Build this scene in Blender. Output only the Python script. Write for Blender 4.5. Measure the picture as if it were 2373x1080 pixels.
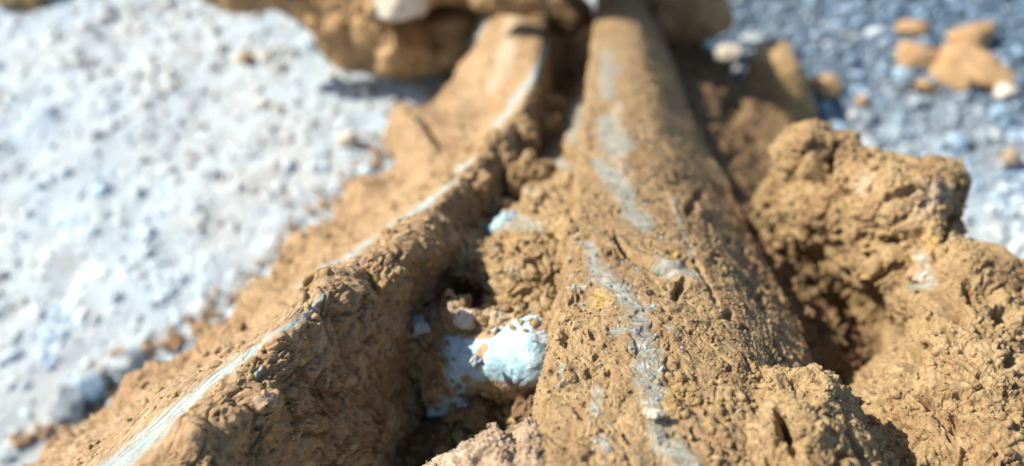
import bpy, math
import numpy as np
from mathutils import Vector
PI = math.pi
for o in list(bpy.data.objects): bpy.data.objects.remove(o)
SC = bpy.context.scene
COL = SC.collection

# ------------------------------------------------------------------ camera, sky, sun, exposure
CAM_H, PITCH, FPX = 0.42, math.radians(50), 1793.0
cam = bpy.data.cameras.new('camera')
cam.sensor_width = 36.0
cam.lens = 36.0 * FPX / 2373.0
cam.clip_start, cam.clip_end = 0.005, 60.0
cam.dof.use_dof = True
cam.dof.focus_distance = 0.180
cam.dof.aperture_fstop = 7.2
camo = bpy.data.objects.new('camera', cam)
COL.objects.link(camo)
camo.location = (0, 0, CAM_H)
camo.rotation_euler = (PI/2 - PITCH, 0, 0)
SC.camera = camo

SUN_AZ = np.array([-0.97, 0.24]); SUN_AZ /= np.linalg.norm(SUN_AZ)
SUN_EL = math.radians(41)
sdir = Vector((SUN_AZ[0]*math.cos(SUN_EL), SUN_AZ[1]*math.cos(SUN_EL), math.sin(SUN_EL)))
world = bpy.data.worlds.new('World'); SC.world = world
world.use_nodes = True
wn, wl = world.node_tree.nodes, world.node_tree.links
wn.clear()
sky = wn.new('ShaderNodeTexSky'); sky.sky_type = 'NISHITA'; sky.sun_disc = False
sky.sun_elevation = SUN_EL
sky.sun_rotation = math.atan2(sdir.x, sdir.y)
bg = wn.new('ShaderNodeBackground'); bg.inputs['Strength'].default_value = 0.10
wo = wn.new('ShaderNodeOutputWorld')
wl.new(sky.outputs[0], bg.inputs[0]); wl.new(bg.outputs[0], wo.inputs[0])
sun = bpy.data.lights.new('sun', 'SUN'); sun.energy = 4.6; sun.angle = math.radians(0.5)
sun.color = (1.0, 0.95, 0.86)
suno = bpy.data.objects.new('sun', sun); COL.objects.link(suno)
suno.rotation_euler = sdir.to_track_quat('Z', 'Y').to_euler()
suno.location = sdir*3
SC.view_settings.view_transform = 'Standard'
SC.view_settings.look = 'None'
SC.view_settings.gamma = 1.0
SC.view_settings.use_curve_mapping = False
SC.view_settings.exposure = 1.04

# ------------------------------------------------------------------ geometry helpers
CP, SP = math.cos(PITCH), math.sin(PITCH)
def P(px, py, d):
    """point seen at photo pixel (px,py) at distance d along the view axis, in metres"""
    px, py, d = (np.asarray(a, float) for a in (px, py, d))
    x = (px-1186.5)/FPX*d; u = -(py-540.0)/FPX*d
    return np.stack([x, d*CP + u*SP, CAM_H - d*SP + u*CP], -1)
def pix(v):
    y, z = v[:, 1], v[:, 2]-CAM_H
    d = y*CP - z*SP; u = y*SP + z*CP
    d = np.maximum(d, 1e-3)
    return np.stack([v[:, 0]/d*FPX+1186.5, 540.0-u/d*FPX], -1), d
def ground_at(px, py, z=0.0):
    v = (py-540.0)/FPX
    d = (CAM_H-z)/(SP+CP*v)
    return P(px, py, d)

RS = np.random.RandomState(7)
GR = RS.normal(size=(512, 3)).astype(np.float32); GR /= np.linalg.norm(GR, axis=1)[:, None]
def hsh(i, j, k, seed):
    h = (i*73856093) ^ (j*19349663) ^ (k*83492791) ^ (seed*2654435)
    h = (h ^ (h >> 13)) * 1274126177
    return (h ^ (h >> 16)) & 0x7fffffff
def pn(p, seed=0):
    i = np.floor(p).astype(np.int64); f = (p-i).astype(np.float32)
    w = f*f*f*(f*(f*6-15)+10)
    out = np.zeros(len(p), np.float32)
    for a in (0, 1):
        for b in (0, 1):
            for c in (0, 1):
                g = GR[hsh(i[:, 0]+a, i[:, 1]+b, i[:, 2]+c, seed) & 511]
                dot = g[:, 0]*(f[:, 0]-a)+g[:, 1]*(f[:, 1]-b)+g[:, 2]*(f[:, 2]-c)
                out += dot*(w[:, 0] if a else 1-w[:, 0])*(w[:, 1] if b else 1-w[:, 1])*(w[:, 2] if c else 1-w[:, 2])
    return out*1.6
def fbm(p, sc, octv=3, seed=0, gain=0.5):
    t = 0; a = 1.0; q = p/sc
    for o in range(octv):
        t = t + a*pn(q, seed+o); q = q*2.03+5.1; a *= gain
    return t
def worley(p, sc, seed=0):
    """F1, F2 distances"""
    q = p/sc; i = np.floor(q).astype(np.int64); f = q-i
    f1 = np.full(len(p), 9.0, np.float32); f2 = f1.copy()
    for a in (-1, 0, 1):
        for b in (-1, 0, 1):
            for c in (-1, 0, 1):
                h = hsh(i[:, 0]+a, i[:, 1]+b, i[:, 2]+c, seed)
                dx = a+((h & 1023)/1023.0)-f[:, 0]; dy = b+(((h >> 10) & 1023)/1023.0)-f[:, 1]; dz = c+(((h >> 20) & 1023)/1023.0)-f[:, 2]
                dd = np.sqrt(dx*dx+dy*dy+dz*dz)
                f2 = np.minimum(f2, np.maximum(f1, dd)); f1 = np.minimum(f1, dd)
    return f1, f2
def sstep(a, b, x):
    t = np.clip((x-a)/(b-a), 0, 1); return t*t*(3-2*t)

def catmull(A, n):
    """A: (m, ..., 3) resampled to n along axis 0, ends clamped"""
    m = len(A); B = np.concatenate([2*A[:1]-A[1:2], A, 2*A[-1:]-A[-2:-1]], 0)
    t = np.linspace(0, m-1-1e-9, n); i = t.astype(int); f = (t-i).reshape((-1,)+(1,)*(A.ndim-1))
    a, b, c, d = B[i], B[i+1], B[i+2], B[i+3]
    return 0.5*((2*b)+(-a+c)*f+(2*a-5*b+4*c-d)*f*f+(-a+3*b-3*c+d)*f**3)
def resample_u(G, n, lo=0.0):
    """G (rows, m, 3): closed ring, resampled evenly by mean length along axis 1"""
    L = np.linalg.norm(np.diff(G, axis=1), axis=2).mean(0)
    return L

def vnormals(v, f):
    a = v[f[:, 0]]; n = np.cross(v[f[:, 1]]-a, v[f[:, 2]]-a)
    if f.shape[1] == 4: n = np.cross(v[f[:, 2]]-a, v[f[:, 3]]-v[f[:, 1]])
    out = np.zeros_like(v)
    for k in range(f.shape[1]): 
        for c in range(3): out[:, c] += np.bincount(f[:, k], n[:, c], len(v))
    return out/np.maximum(np.linalg.norm(out, axis=1)[:, None], 1e-12)

def mesh(name, v, f, mat, attrs=None, smooth=True):
    me = bpy.data.meshes.new(name)
    v = np.ascontiguousarray(v, np.float32); f = np.ascontiguousarray(f, np.int32)
    me.vertices.add(len(v)); me.vertices.foreach_set('co', v.ravel())
    me.loops.add(f.size); me.loops.foreach_set('vertex_index', f.ravel())
    me.polygons.add(len(f)); k = f.shape[1]
    me.polygons.foreach_set('loop_start', np.arange(0, f.size, k, dtype=np.int32))
    me.polygons.foreach_set('use_smooth', np.full(len(f), smooth))
    me.update(calc_edges=True)
    for an, arr in (attrs or {}).items():
        at = me.attributes.new(an, 'FLOAT', 'POINT'); at.data.foreach_set('value', np.ascontiguousarray(arr, np.float32))
    me.materials.append(mat)
    return me
def obj(name, me, parent=None, **props):
    o = bpy.data.objects.new(name, me); COL.objects.link(o)
    if parent is not None:
        o.parent = parent
        o.location = -Vector(parent.location)
    for k, val in props.items(): o[k] = val
    return o
def centre_origin(o):
    """top-level mesh: move its origin to its base"""
    me = o.data; n = len(me.vertices); a = np.empty(n*3, np.float32); me.vertices.foreach_get('co', a); a = a.reshape(-1, 3)
    c = np.array([a[:, 0].mean(), a[:, 1].mean(), a[:, 2].min()]); a = a-c
    me.vertices.foreach_set('co', a.astype(np.float32).ravel()); me.update(); o.location = c
def thing(name, label, cat, loc, group=None):
    o = bpy.data.objects.new(name, None); COL.objects.link(o); o.location = loc
    o.empty_display_size = 0.02; o['label'] = label; o['category'] = cat
    if group: o['group'] = group
    return o

def stroke(pp, pts, soft=0.6):
    """0..1 closeness to a polyline of (x, y, radius) laid over the surface"""
    best = np.zeros(len(pp))
    if len(pts) == 1: pts = [pts[0], (pts[0][0]+.1, pts[0][1], pts[0][2])]
    for (x0, y0, r0), (x1, y1, r1) in zip(pts[:-1], pts[1:]):
        dx, dy = x1-x0, y1-y0; t = np.clip(((pp[:, 0]-x0)*dx+(pp[:, 1]-y0)*dy)/(dx*dx+dy*dy), 0, 1)
        d = np.hypot(pp[:, 0]-x0-t*dx, pp[:, 1]-y0-t*dy)/(r0+(r1-r0)*t)
        best = np.maximum(best, 1-sstep(1-soft, 1+soft, d))
    return best
def strokes(pp, L, soft=0.6):
    b = np.zeros(len(pp))
    for s in L: b = np.maximum(b, stroke(pp, s, soft))
    return b

def clay_relief(v, n, d, lump=3.0, cr=1.0, pit=1.0, seed=0, stretch=None, crack=0.5):
    """displacement in metres: lumps, crumbs, pits and grains"""
    q = v if stretch is None else v*np.array(stretch)
    w = q + 0.0055*np.stack([pn(v/0.012+k*7.7, seed+20+k) for k in range(3)], -1) + 0.0006*np.stack([pn(v/0.0027+k*3.7, seed+24+k) for k in range(3)], -1)
    h = lump*1e-3*fbm(w, 0.024, 3, seed)
    f1, f2 = worley(w, 0.0085, seed+1); h += cr*1.7e-3*(0.5-f1) - cr*0.7e-3*(1-sstep(0.0, 0.14, f2-f1))*sstep(-.1, .3, pn(v/0.02, seed+9))
    # billows (rounded crumbs with creases) mixed with sharp flaky ridges
    rough = 0.45+0.75*sstep(-0.35, 0.45, pn(v/0.016, seed+13))
    kind = 0.62+0.38*sstep(-0.2, 0.25, pn(v/0.010, seed+14))
    sc, am = 0.0048, 1.05e-3; acc = np.zeros(len(v))
    for o in range(5):
        x = np.abs(pn(w/sc+o*3.3, seed+3+o)); acc += am*(kind*(x*1.5-0.35)+(1-kind)*(0.35-x*1.5)); sc *= 0.5; am *= 0.66
    h += cr*rough*acc
    f1, f2 = worley(w, 0.0030, seed+50); h += cr*rough*0.75e-3*(0.55-f1)
    f1, f2 = worley(w, 0.0013, seed+51); h += cr*rough*0.42e-3*(0.55-f1)
    # fracture network
    f1, f2 = worley(w, 0.0155, seed+40); h -= crack*1.6e-3*(1-sstep(0.0, 0.07, f2-f1)); h += crack*1.2e-3*(f2-f1)
    m = pn(w/0.0052, seed+5)+0.55*pn(w/0.0022, seed+6)
    h -= pit*1.9e-3*sstep(0.34, 0.62, m)
    m = pn(w/0.0018, seed+7)
    h -= pit*0.5e-3*sstep(0.3, 0.6, m)
    return h

def loft(ctrl, nu, ns, drop=0.03, inset=0.0, bulge=0.0):
    """ctrl[station][column] of (px,py,d) -> closed solid; the first columns are the seen face"""
    A = P(*np.moveaxis(np.array(ctrl, float), -1, 0))
    m = A.shape[1]
    S = catmull(A, ns)                       # ns, m, 3
    top = np.moveaxis(catmull(np.moveaxis(S, 1, 0), nu), 0, 1)
    dn = np.array([0, 0.25, -1.0])*drop
    nb = 10
    mid = (top[:, :1]+top[:, -1:])/2
    r = top[:, -1:]*(1-inset)+mid*inset+dn; l = top[:, :1]*(1-inset)+mid*inset+dn
    tt = np.linspace(0, 1, nb+1)[1:][None, :, None]
    under = np.concatenate([top[:, -1:]*(1-tt)+r*tt, r*(1-tt)+l*tt, (l*(1-tt)+top[:, :1]*tt)[:, :-1]], 1)
    R = np.concatenate([top, under], 1); M = R.shape[1]
    v = R.reshape(-1, 3)
    i = np.arange(ns-1)[:, None]*M; j = np.arange(M)[None, :]; j2 = (j+1) % M
    f = np.stack([(i+j), (i+j2), (i+M+j2), (i+M+j)], -1).reshape(-1, 4)
    # end caps
    caps = []
    c0 = len(v); v = np.concatenate([v, R[0].mean(0)[None], R[-1].mean(0)[None]], 0)
    jj = np.arange(0, M); k2 = (jj+1) % M
    caps0 = np.stack([np.full(M, c0), k2, jj, np.full(M, c0)], -1)
    caps1 = np.stack([np.full(M, c0+1), (ns-1)*M+jj, (ns-1)*M+k2, np.full(M, c0+1)], -1)
    n = vnormals(v, f)
    # stations run bottom -> top of picture or not: make normals face up
    toward = (np.array([0, 0, CAM_H])-v[:ns*M].reshape(ns, M, 3)[:, :nu]).reshape(-1, 3)
    if (n[:ns*M].reshape(ns, M, 3)[:, :nu].reshape(-1, 3)*toward).sum() < 0:
        f = f[:, ::-1]; caps0 = caps0[:, ::-1]; caps1 = caps1[:, ::-1]; n = -n
    return v, f, n, (caps0, caps1), (ns, M, nu)
def tri_cap(cap):
    out = []
    for q in cap:
        s = []
        for x in q:
            if x not in s: s.append(x)
        out.append(s)
    return np.array(out)
def quads_to_tris(f): return np.concatenate([f[:, [0, 1, 2]], f[:, [0, 2, 3]]], 0)

def ico(sub):
    t = (1+5**.5)/2
    v = [(-1,t,0),(1,t,0),(-1,-t,0),(1,-t,0),(0,-1,t),(0,1,t),(0,-1,-t),(0,1,-t),(t,0,-1),(t,0,1),(-t,0,-1),(-t,0,1)]
    f = [(0,11,5),(0,5,1),(0,1,7),(0,7,10),(0,10,11),(1,5,9),(5,11,4),(11,10,2),(10,7,6),(7,1,8),(3,9,4),(3,4,2),(3,2,6),(3,6,8),(3,8,9),(4,9,5),(2,4,11),(6,2,10),(8,6,7),(9,8,1)]
    v = [np.array(a)/np.linalg.norm(a) for a in v]
    for _ in range(sub):
        cache = {}; nf = []
        def mid(a, b):
            k = (min(a, b), max(a, b))
            if k not in cache:
                m = v[a]+v[b]; v.append(m/np.linalg.norm(m)); cache[k] = len(v)-1
            return cache[k]
        for a, b, c in f:
            x, y, z = mid(a, b), mid(b, c), mid(c, a); nf += [(a,x,z),(b,y,x),(c,z,y),(x,y,z)]
        f = nf
    return np.array(v), np.array(f)
ICO = {k: ico(k) for k in range(0, 6)}
def rock(sub, seed, facets=14, sharp=9.0):
    """unit angular stone: a rounded convex polyhedron"""
    r = np.random.RandomState(seed); v, f = ICO[sub]
    N = r.normal(size=(facets, 3)); N /= np.linalg.norm(N, axis=1)[:, None]
    H = r.uniform(0.62, 1.0, facets)
    g = np.maximum(v@N.T, 1e-3)/H                       # 1/r per plane
    R = 1.0/(g**sharp).sum(1)**(1/sharp)
    return v*np.minimum(R, 1.25)[:, None], f
def rotm(r):
    q = r.normal(size=4); q /= np.linalg.norm(q); w, x, y, z = q
    return np.array([[1-2*(y*y+z*z), 2*(x*y-z*w), 2*(x*z+y*w)], [2*(x*y+z*w), 1-2*(x*x+z*z), 2*(y*z-x*w)], [2*(x*z-y*w), 2*(y*z+x*w), 1-2*(x*x+y*y)]])

# ------------------------------------------------------------------ materials
def newmat(name):
    m = bpy.data.materials.new(name); m.use_nodes = True
    nt = m.node_tree; nt.nodes.clear()
    out = nt.nodes.new('ShaderNodeOutputMaterial'); b = nt.nodes.new('ShaderNodeBsdfPrincipled')
    nt.links.new(b.outputs[0], out.inputs[0]); return m, nt, b
class N:
    def __init__(s, nt): s.nt = nt
    def add(s, t, **k):
        n = s.nt.nodes.new(t)
        for a, b in k.items():
            if hasattr(n, a): setattr(n, a, b)
            else: n.inputs[a.replace('_', ' ')].default_value = b
        return n
    def link(s, a, b): s.nt.links.new(a, b)
    def noise(s, vec, scale, detail=4.0, rough=0.6, dist=0.0):
        n = s.add('ShaderNodeTexNoise'); n.inputs['Scale'].default_value = scale; n.inputs['Detail'].default_value = detail
        n.inputs['Roughness'].default_value = rough; n.inputs['Distortion'].default_value = dist; s.link(vec, n.inputs['Vector']); return n.outputs['Fac']
    def ramp(s, fac, stops):
        n = s.add('ShaderNodeValToRGB'); e = n.color_ramp.elements
        while len(e) < len(stops): e.new(0.5)
        for el, (p, c) in zip(e, stops):
            el.position = p; el.color = (c[0], c[1], c[2], 1) if len(c) > 1 else (c[0], c[0], c[0], 1)
        s.link(fac, n.inputs['Fac']); return n.outputs['Color']
    def mix(s, fac, a, b, mode='MIX'):
        n = s.add('ShaderNodeMix'); n.data_type = 'RGBA'; n.blend_type = mode; n.clamp_factor = True
        for sock, val in ((n.inputs[0], fac), (n.inputs[6], a), (n.inputs[7], b)):
            if isinstance(val, (int, float)): sock.default_value = val
            elif isinstance(val, tuple): sock.default_value = (*val, 1)
            else: s.link(val, sock)
        return n.outputs[2]
    def math(s, op, a, b=0.0, c=None):
        n = s.add('ShaderNodeMath'); n.operation = op
        for k, val in enumerate((a, b) if c is None else (a, b, c)):
            if isinstance(val, (int, float)): n.inputs[k].default_value = val
            else: s.link(val, n.inputs[k])
        return n.outputs[0]
    def attr(s, name):
        n = s.add('ShaderNodeAttribute'); n.attribute_name = name; return n.outputs['Fac']
    def bump(s, h, dist, strength=1.0, prev=None):
        n = s.add('ShaderNodeBump'); n.inputs['Distance'].default_value = dist; n.inputs['Strength'].default_value = strength
        s.link(h, n.inputs['Height'])
        if prev is not None: s.link(prev, n.inputs['Normal'])
        return n.outputs[0]
    def pos(s):
        return s.add('ShaderNodeNewGeometry').outputs['Position']
    def stretch(s, vec, sc, rot=(0, 0, 0)):
        n = s.add('ShaderNodeMapping'); n.inputs['Scale'].default_value = sc; n.inputs['Rotation'].default_value = rot; s.link(vec, n.inputs['Vector']); return n.outputs[0]

def clay_material(name, c_dark, c_mid, c_light, streak=(0.3, 1.0), bump=1.0, steel=((0.12, 0.16, 0.16), (0.25, 0.275, 0.235), (0.44, 0.46, 0.42)), wmax=0.72):
    m, nt, b = newmat(name); g = N(nt); p = g.pos()
    big = g.noise(p, 34, 5, 0.62, 0.4); fine = g.noise(p, 420, 5, 0.7); 
    cx = g.add('ShaderNodeCombineXYZ'); g.link(g.math('MULTIPLY', g.attr('lu'), streak[0]), cx.inputs[0]); g.link(g.math('MULTIPLY', g.attr('ls'), streak[1]), cx.inputs[1])
    ps = cx.outputs[0]
    tiny = g.noise(p, 1500, 4, 0.75)
    col = g.ramp(big, [(0.30, c_dark), (0.50, c_mid), (0.70, c_light)])
    col = g.mix(g.ramp(fine, [(0.36, (0,)), (0.66, (1,))]), g.mix(0.75, col, c_dark), g.mix(0.45, col, c_light))
    col = g.mix(g.ramp(tiny, [(0.62, (0,)), (0.74, (1,))]), col, g.mix(0.6, col, (0.62, 0.56, 0.46)))
    col = g.mix(g.ramp(tiny, [(0.28, (1,)), (0.38, (0,))]), col, g.mix(0.5, col, (0.10, 0.055, 0.025)))
    # rust-brown damp patches
    col = g.mix(g.ramp(g.noise(p, 60, 3, 0.5, 1.0), [(0.56, (0,)), (0.70, (0.55,))]), col, (0.24, 0.13, 0.065))
    # ochre
    oc = g.math('ADD', g.attr('ochre'), g.math('MULTIPLY', g.math('SUBTRACT', fine, 0.5), 0.9))
    col = g.mix(g.ramp(oc, [(0.35, (0,)), (0.6, (0.65,))]), col, (0.40, 0.26, 0.085))
    # chalky dust
    pl = g.math('ADD', g.attr('pale'), g.math('MULTIPLY', g.math('SUBTRACT', fine, 0.5), 0.8))
    col = g.mix(g.ramp(pl, [(0.35, (0,)), (0.75, (0.8,))]), col, (0.54, 0.45, 0.33))
    sc_ = g.noise(ps, 900, 4, 0.7); sf = g.attr('scratch')
    col = g.mix(g.math('MULTIPLY', sf, g.ramp(sc_, [(0.36, (0.75,)), (0.5, (0,))])), col, (0.12, 0.075, 0.04))
    col = g.mix(g.math('MULTIPLY', sf, g.ramp(sc_, [(0.52, (0,)), (0.70, (0.6,))])), col, (0.50, 0.42, 0.29))
    # worn blue-grey steel / mineral scuff
    wn_ = g.math('ADD', g.attr('worn'), g.math('MULTIPLY', g.math('SUBTRACT', g.noise(ps, 420, 7, 0.80), 0.5), 2.4))
    wf = g.ramp(wn_, [(0.40, (0,)), (0.92, (1,))])
    steel = g.ramp(g.noise(ps, 380, 4, 0.7), [(0.36, steel[0]), (0.5, steel[1]), (0.64, steel[2])])
    col = g.mix(g.math('MULTIPLY', wf, wmax), col, steel)
    g.link(col, b.inputs['Base Color'])
    b.inputs['Specular IOR Level'].default_value = 0.25
    r = g.ramp(wf, [(0.0, (0.92,)), (1.0, (0.42,))]); g.link(r, b.inputs['Roughness'])
    h = g.math('ADD', g.math('MULTIPLY', fine, 1.0), g.math('MULTIPLY', tiny, 0.45))
    g.link(g.bump(h, 0.0011*bump, 0.9), b.inputs['Normal'])
    return m
CLAY = clay_material('dry_clay', (0.205, 0.125, 0.052), (0.345, 0.228, 0.106), (0.45, 0.325, 0.172))
CLAY_BAR = clay_material('scuffed_clay_on_steel', (0.195, 0.120, 0.054), (0.300, 0.196, 0.092), (0.400, 0.280, 0.145), streak=(0.35, 1.5), bump=0.9)
CLAY_LEFT = clay_material('scraped_clay_on_steel', (0.22, 0.13, 0.06), (0.36, 0.235, 0.12), (0.48, 0.345, 0.20), streak=(2.2, 0.10), bump=1.0, steel=((0.12, 0.18, 0.20), (0.28, 0.38, 0.38), (0.56, 0.58, 0.50)), wmax=0.9)
CLAY_PINK = clay_material('pale_clay', (0.27, 0.18, 0.11), (0.39, 0.28, 0.175), (0.51, 0.40, 0.28))
CLAY_ORANGE = clay_material('orange_clay', (0.33, 0.195, 0.085), (0.43, 0.265, 0.125), (0.50, 0.33, 0.175))

def blue_to_right(g, pos, sx):
    '''mask that turns the stone darker and bluer towards the far right'''
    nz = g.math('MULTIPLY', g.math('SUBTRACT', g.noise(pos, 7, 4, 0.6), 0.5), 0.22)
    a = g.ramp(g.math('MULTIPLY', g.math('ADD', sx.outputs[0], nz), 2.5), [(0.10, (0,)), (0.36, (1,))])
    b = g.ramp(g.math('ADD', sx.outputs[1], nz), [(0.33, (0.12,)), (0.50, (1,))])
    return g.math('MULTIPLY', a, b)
CLAY_BROWN_SHADE = clay_material('brown_shade_clay', (0.105, 0.062, 0.028), (0.175, 0.108, 0.050), (0.26, 0.17, 0.088))  # brown clay darkened so its colour carries the valley's shade
CLAY_SHADE = clay_material('shade_clay', (0.10, 0.062, 0.030), (0.16, 0.100, 0.050), (0.24, 0.16, 0.085))  # darkened copy of the clay, shade put into its colour
def gravel_material():
    m, nt, b = newmat('crushed_stone'); g = N(nt)
    geo = g.add('ShaderNodeNewGeometry'); rnd = geo.outputs['Random Per Island']
    base = g.ramp(rnd, [(0.0, (0.26, 0.30, 0.31)), (0.12, (0.40, 0.445, 0.45)), (0.40, (0.35, 0.45, 0.49)), (0.60, (0.49, 0.54, 0.52)), (0.8, (0.42, 0.55, 0.64)), (0.93, (0.52, 0.49, 0.43)), (1.0, (0.66, 0.67, 0.66))])
    sx = g.add('ShaderNodeSeparateXYZ'); g.link(geo.outputs['Position'], sx.inputs[0])
    bt = blue_to_right(g, geo.outputs['Position'], sx)
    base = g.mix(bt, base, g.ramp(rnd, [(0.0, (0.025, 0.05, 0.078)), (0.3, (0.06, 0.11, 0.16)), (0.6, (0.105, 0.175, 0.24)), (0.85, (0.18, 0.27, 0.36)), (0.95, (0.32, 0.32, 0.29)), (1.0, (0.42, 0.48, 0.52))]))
    n2 = g.noise(geo.outputs['Position'], 14, 4, 0.6)
    col0 = g.mix(g.math('MULTIPLY', g.ramp(n2, [(0.50, (0,)), (0.60, (0.7,))]), g.math('SUBTRACT', 1.0, bt)), base, (0.33, 0.49, 0.68))
    base = col0
    n1 = g.noise(geo.outputs['Position'], 180, 4, 0.6)
    col = g.mix(g.math('MULTIPLY', g.ramp(n1, [(0.35, (0,)), (0.7, (0.6,))]), g.math('SUBTRACT', 1.0, g.math('MULTIPLY', bt, .85))), base, (0.46, 0.53, 0.53))
    # dusty patches
    far = g.ramp(g.math('ADD', g.math('MULTIPLY', sx.outputs[1], 1.0), g.math('MULTIPLY', sx.outputs[0], -0.9)), [(0.58, (0,)), (0.86, (1,))])
    d = g.math('ADD', g.noise(geo.outputs['Position'], 5.5, 3, 0.55), g.math('MULTIPLY', far, 0.09))
    col = g.mix(g.math('MULTIPLY', g.ramp(d, [(0.46, (0,)), (0.58, (0.8,))]), g.math('SUBTRACT', 1.0, g.math('MULTIPLY', bt, .85))), col, (0.40, 0.375, 0.325))
    g.link(col, b.inputs['Base Color']); b.inputs['Roughness'].default_value = 0.75
    g.link(g.bump(g.noise(geo.outputs['Position'], 600, 3, 0.6), 0.0006, 0.7), b.inputs['Normal'])
    return m
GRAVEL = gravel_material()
def fines_material():
    m, nt, b = newmat('stone_dust'); g = N(nt); p = g.pos()
    col = g.ramp(g.noise(p, 9, 6, 0.6), [(0.35, (0.36, 0.48, 0.57)), (0.5, (0.47, 0.54, 0.55)), (0.62, (0.45, 0.43, 0.38))])
    col = g.mix(g.ramp(g.noise(p, 240, 4, 0.7), [(0.4, (0,)), (0.6, (1,))]), col, (0.45, 0.48, 0.50), 'MIX')
    sx = g.add('ShaderNodeSeparateXYZ'); g.link(p, sx.inputs[0])
    col = g.mix(g.math('MULTIPLY', blue_to_right(g, p, sx), 0.9), col, (0.06, 0.105, 0.155))
    g.link(col, b.inputs['Base Color']); b.inputs['Roughness'].default_value = 0.95
    g.link(g.bump(g.noise(p, 160, 6, 0.75), 0.004, 1.0), b.inputs['Normal'])
    return m
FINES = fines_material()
def stone_material(name, a, c, e, rough=0.55):
    m, nt, b = newmat(name); g = N(nt); p = g.pos()
    col = g.ramp(g.noise(p, 120, 5, 0.65, 0.6), [(0.32, a), (0.5, c), (0.68, e)])
    cl = g.math('ADD', g.attr('clay'), g.math('MULTIPLY', g.math('SUBTRACT', g.noise(p, 150, 8, 0.75), 0.5), 1.9))
    cf = g.ramp(cl, [(0.34, (0,)), (0.70, (1,))])
    col = g.mix(cf, col, g.ramp(g.noise(p, 500, 4, 0.7), [(0.35, (0.20, 0.11, 0.05)), (0.65, (0.42, 0.27, 0.14))]))
    g.link(col, b.inputs['Base Color']); b.inputs['Roughness'].default_value = rough
    g.link(g.bump(g.noise(p, 520, 5, 0.7), 0.0009, 0.8), b.inputs['Normal'])
    return m
WHITE_STONE = stone_material('white_mineral', (0.19, 0.31, 0.36), (0.31, 0.45, 0.50), (0.46, 0.57, 0.58), 0.38)
GREY_STONE = stone_material('grey_stone', (0.16, 0.18, 0.19), (0.27, 0.30, 0.31), (0.40, 0.42, 0.41))
BLUE_STONE = stone_material('blue_grey_stone', (0.13, 0.19, 0.24), (0.22, 0.31, 0.38), (0.34, 0.44, 0.50))
CREAM_STONE = stone_material('cream_stone', (0.40, 0.34, 0.26), (0.50, 0.43, 0.33), (0.60, 0.54, 0.44))

# ------------------------------------------------------------------ ground and gravel
def ground_h(x, y):
    p = np.stack([x, y, np.zeros_like(x)], -1)
    return 0.006*fbm(p, 0.11, 3, 40)+0.0030*fbm(p, 0.022, 2, 44)
gx = np.concatenate([-np.geomspace(20, 0.8, 30), np.linspace(-0.79, 0.95, 330), np.geomspace(0.96, 20, 30)])
gy = np.concatenate([-np.geomspace(20, 0.3, 30), np.linspace(-0.29, 1.2, 280), np.geomspace(1.21, 20, 30)])
X, Y = np.meshgrid(gx, gy); Z = ground_h(X.ravel(), Y.ravel())-0.001
gv = np.stack([X.ravel(), Y.ravel(), Z], -1); w_ = len(gx)
a = (np.arange(len(gy)-1)[:, None]*w_+np.arange(w_-1)[None, :]).ravel()
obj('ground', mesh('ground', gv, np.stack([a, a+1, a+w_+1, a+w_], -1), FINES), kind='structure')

def scatter(pts, sizes, sub, seed, mat, name, flat=(0.6, 1.0), variants=8, facets=12, ragged=0.0):
    r = np.random.RandomState(seed); base = [rock(sub, seed*100+i, facets, 7.0) for i in range(variants)]
    if ragged: base = [(v*(1+ragged*r.normal(size=(len(v), 1))), f) for v, f in base]
    f0 = base[0][1]; nv = len(base[0][0]); V = np.empty((len(pts), nv, 3), np.float32)
    for i, (p, s) in enumerate(zip(pts, sizes)):
        b = base[i % variants][0]*np.array([1, r.uniform(.65, 1), r.uniform(.5, .9)])
        V[i] = (b@rotm(r).T)*s+p
    F = (f0[None]+(np.arange(len(pts))*nv)[:, None, None]).reshape(-1, 3)
    return mesh(name, V.reshape(-1, 3), F, mat)
r = np.random.RandomState(3)
n = 26000
gxp = r.uniform(-0.62, 0.80, n); gyp = r.uniform(-0.02, 1.02, n)
sz = np.clip(r.lognormal(math.log(0.0034), 0.48, n), 0.0016, 0.009)
zz = ground_h(gxp, gyp)+sz*r.uniform(-1.05, -0.30, n)*np.where(gxp > 0.12, 0.15, 1.0)
gp = np.stack([gxp, gyp, zz], -1)
obj('gravel', scatter(gp, sz, 1, 5, GRAVEL, 'gravel'), kind='stuff', label='pale blue-grey crushed stone covering the ground')

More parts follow.
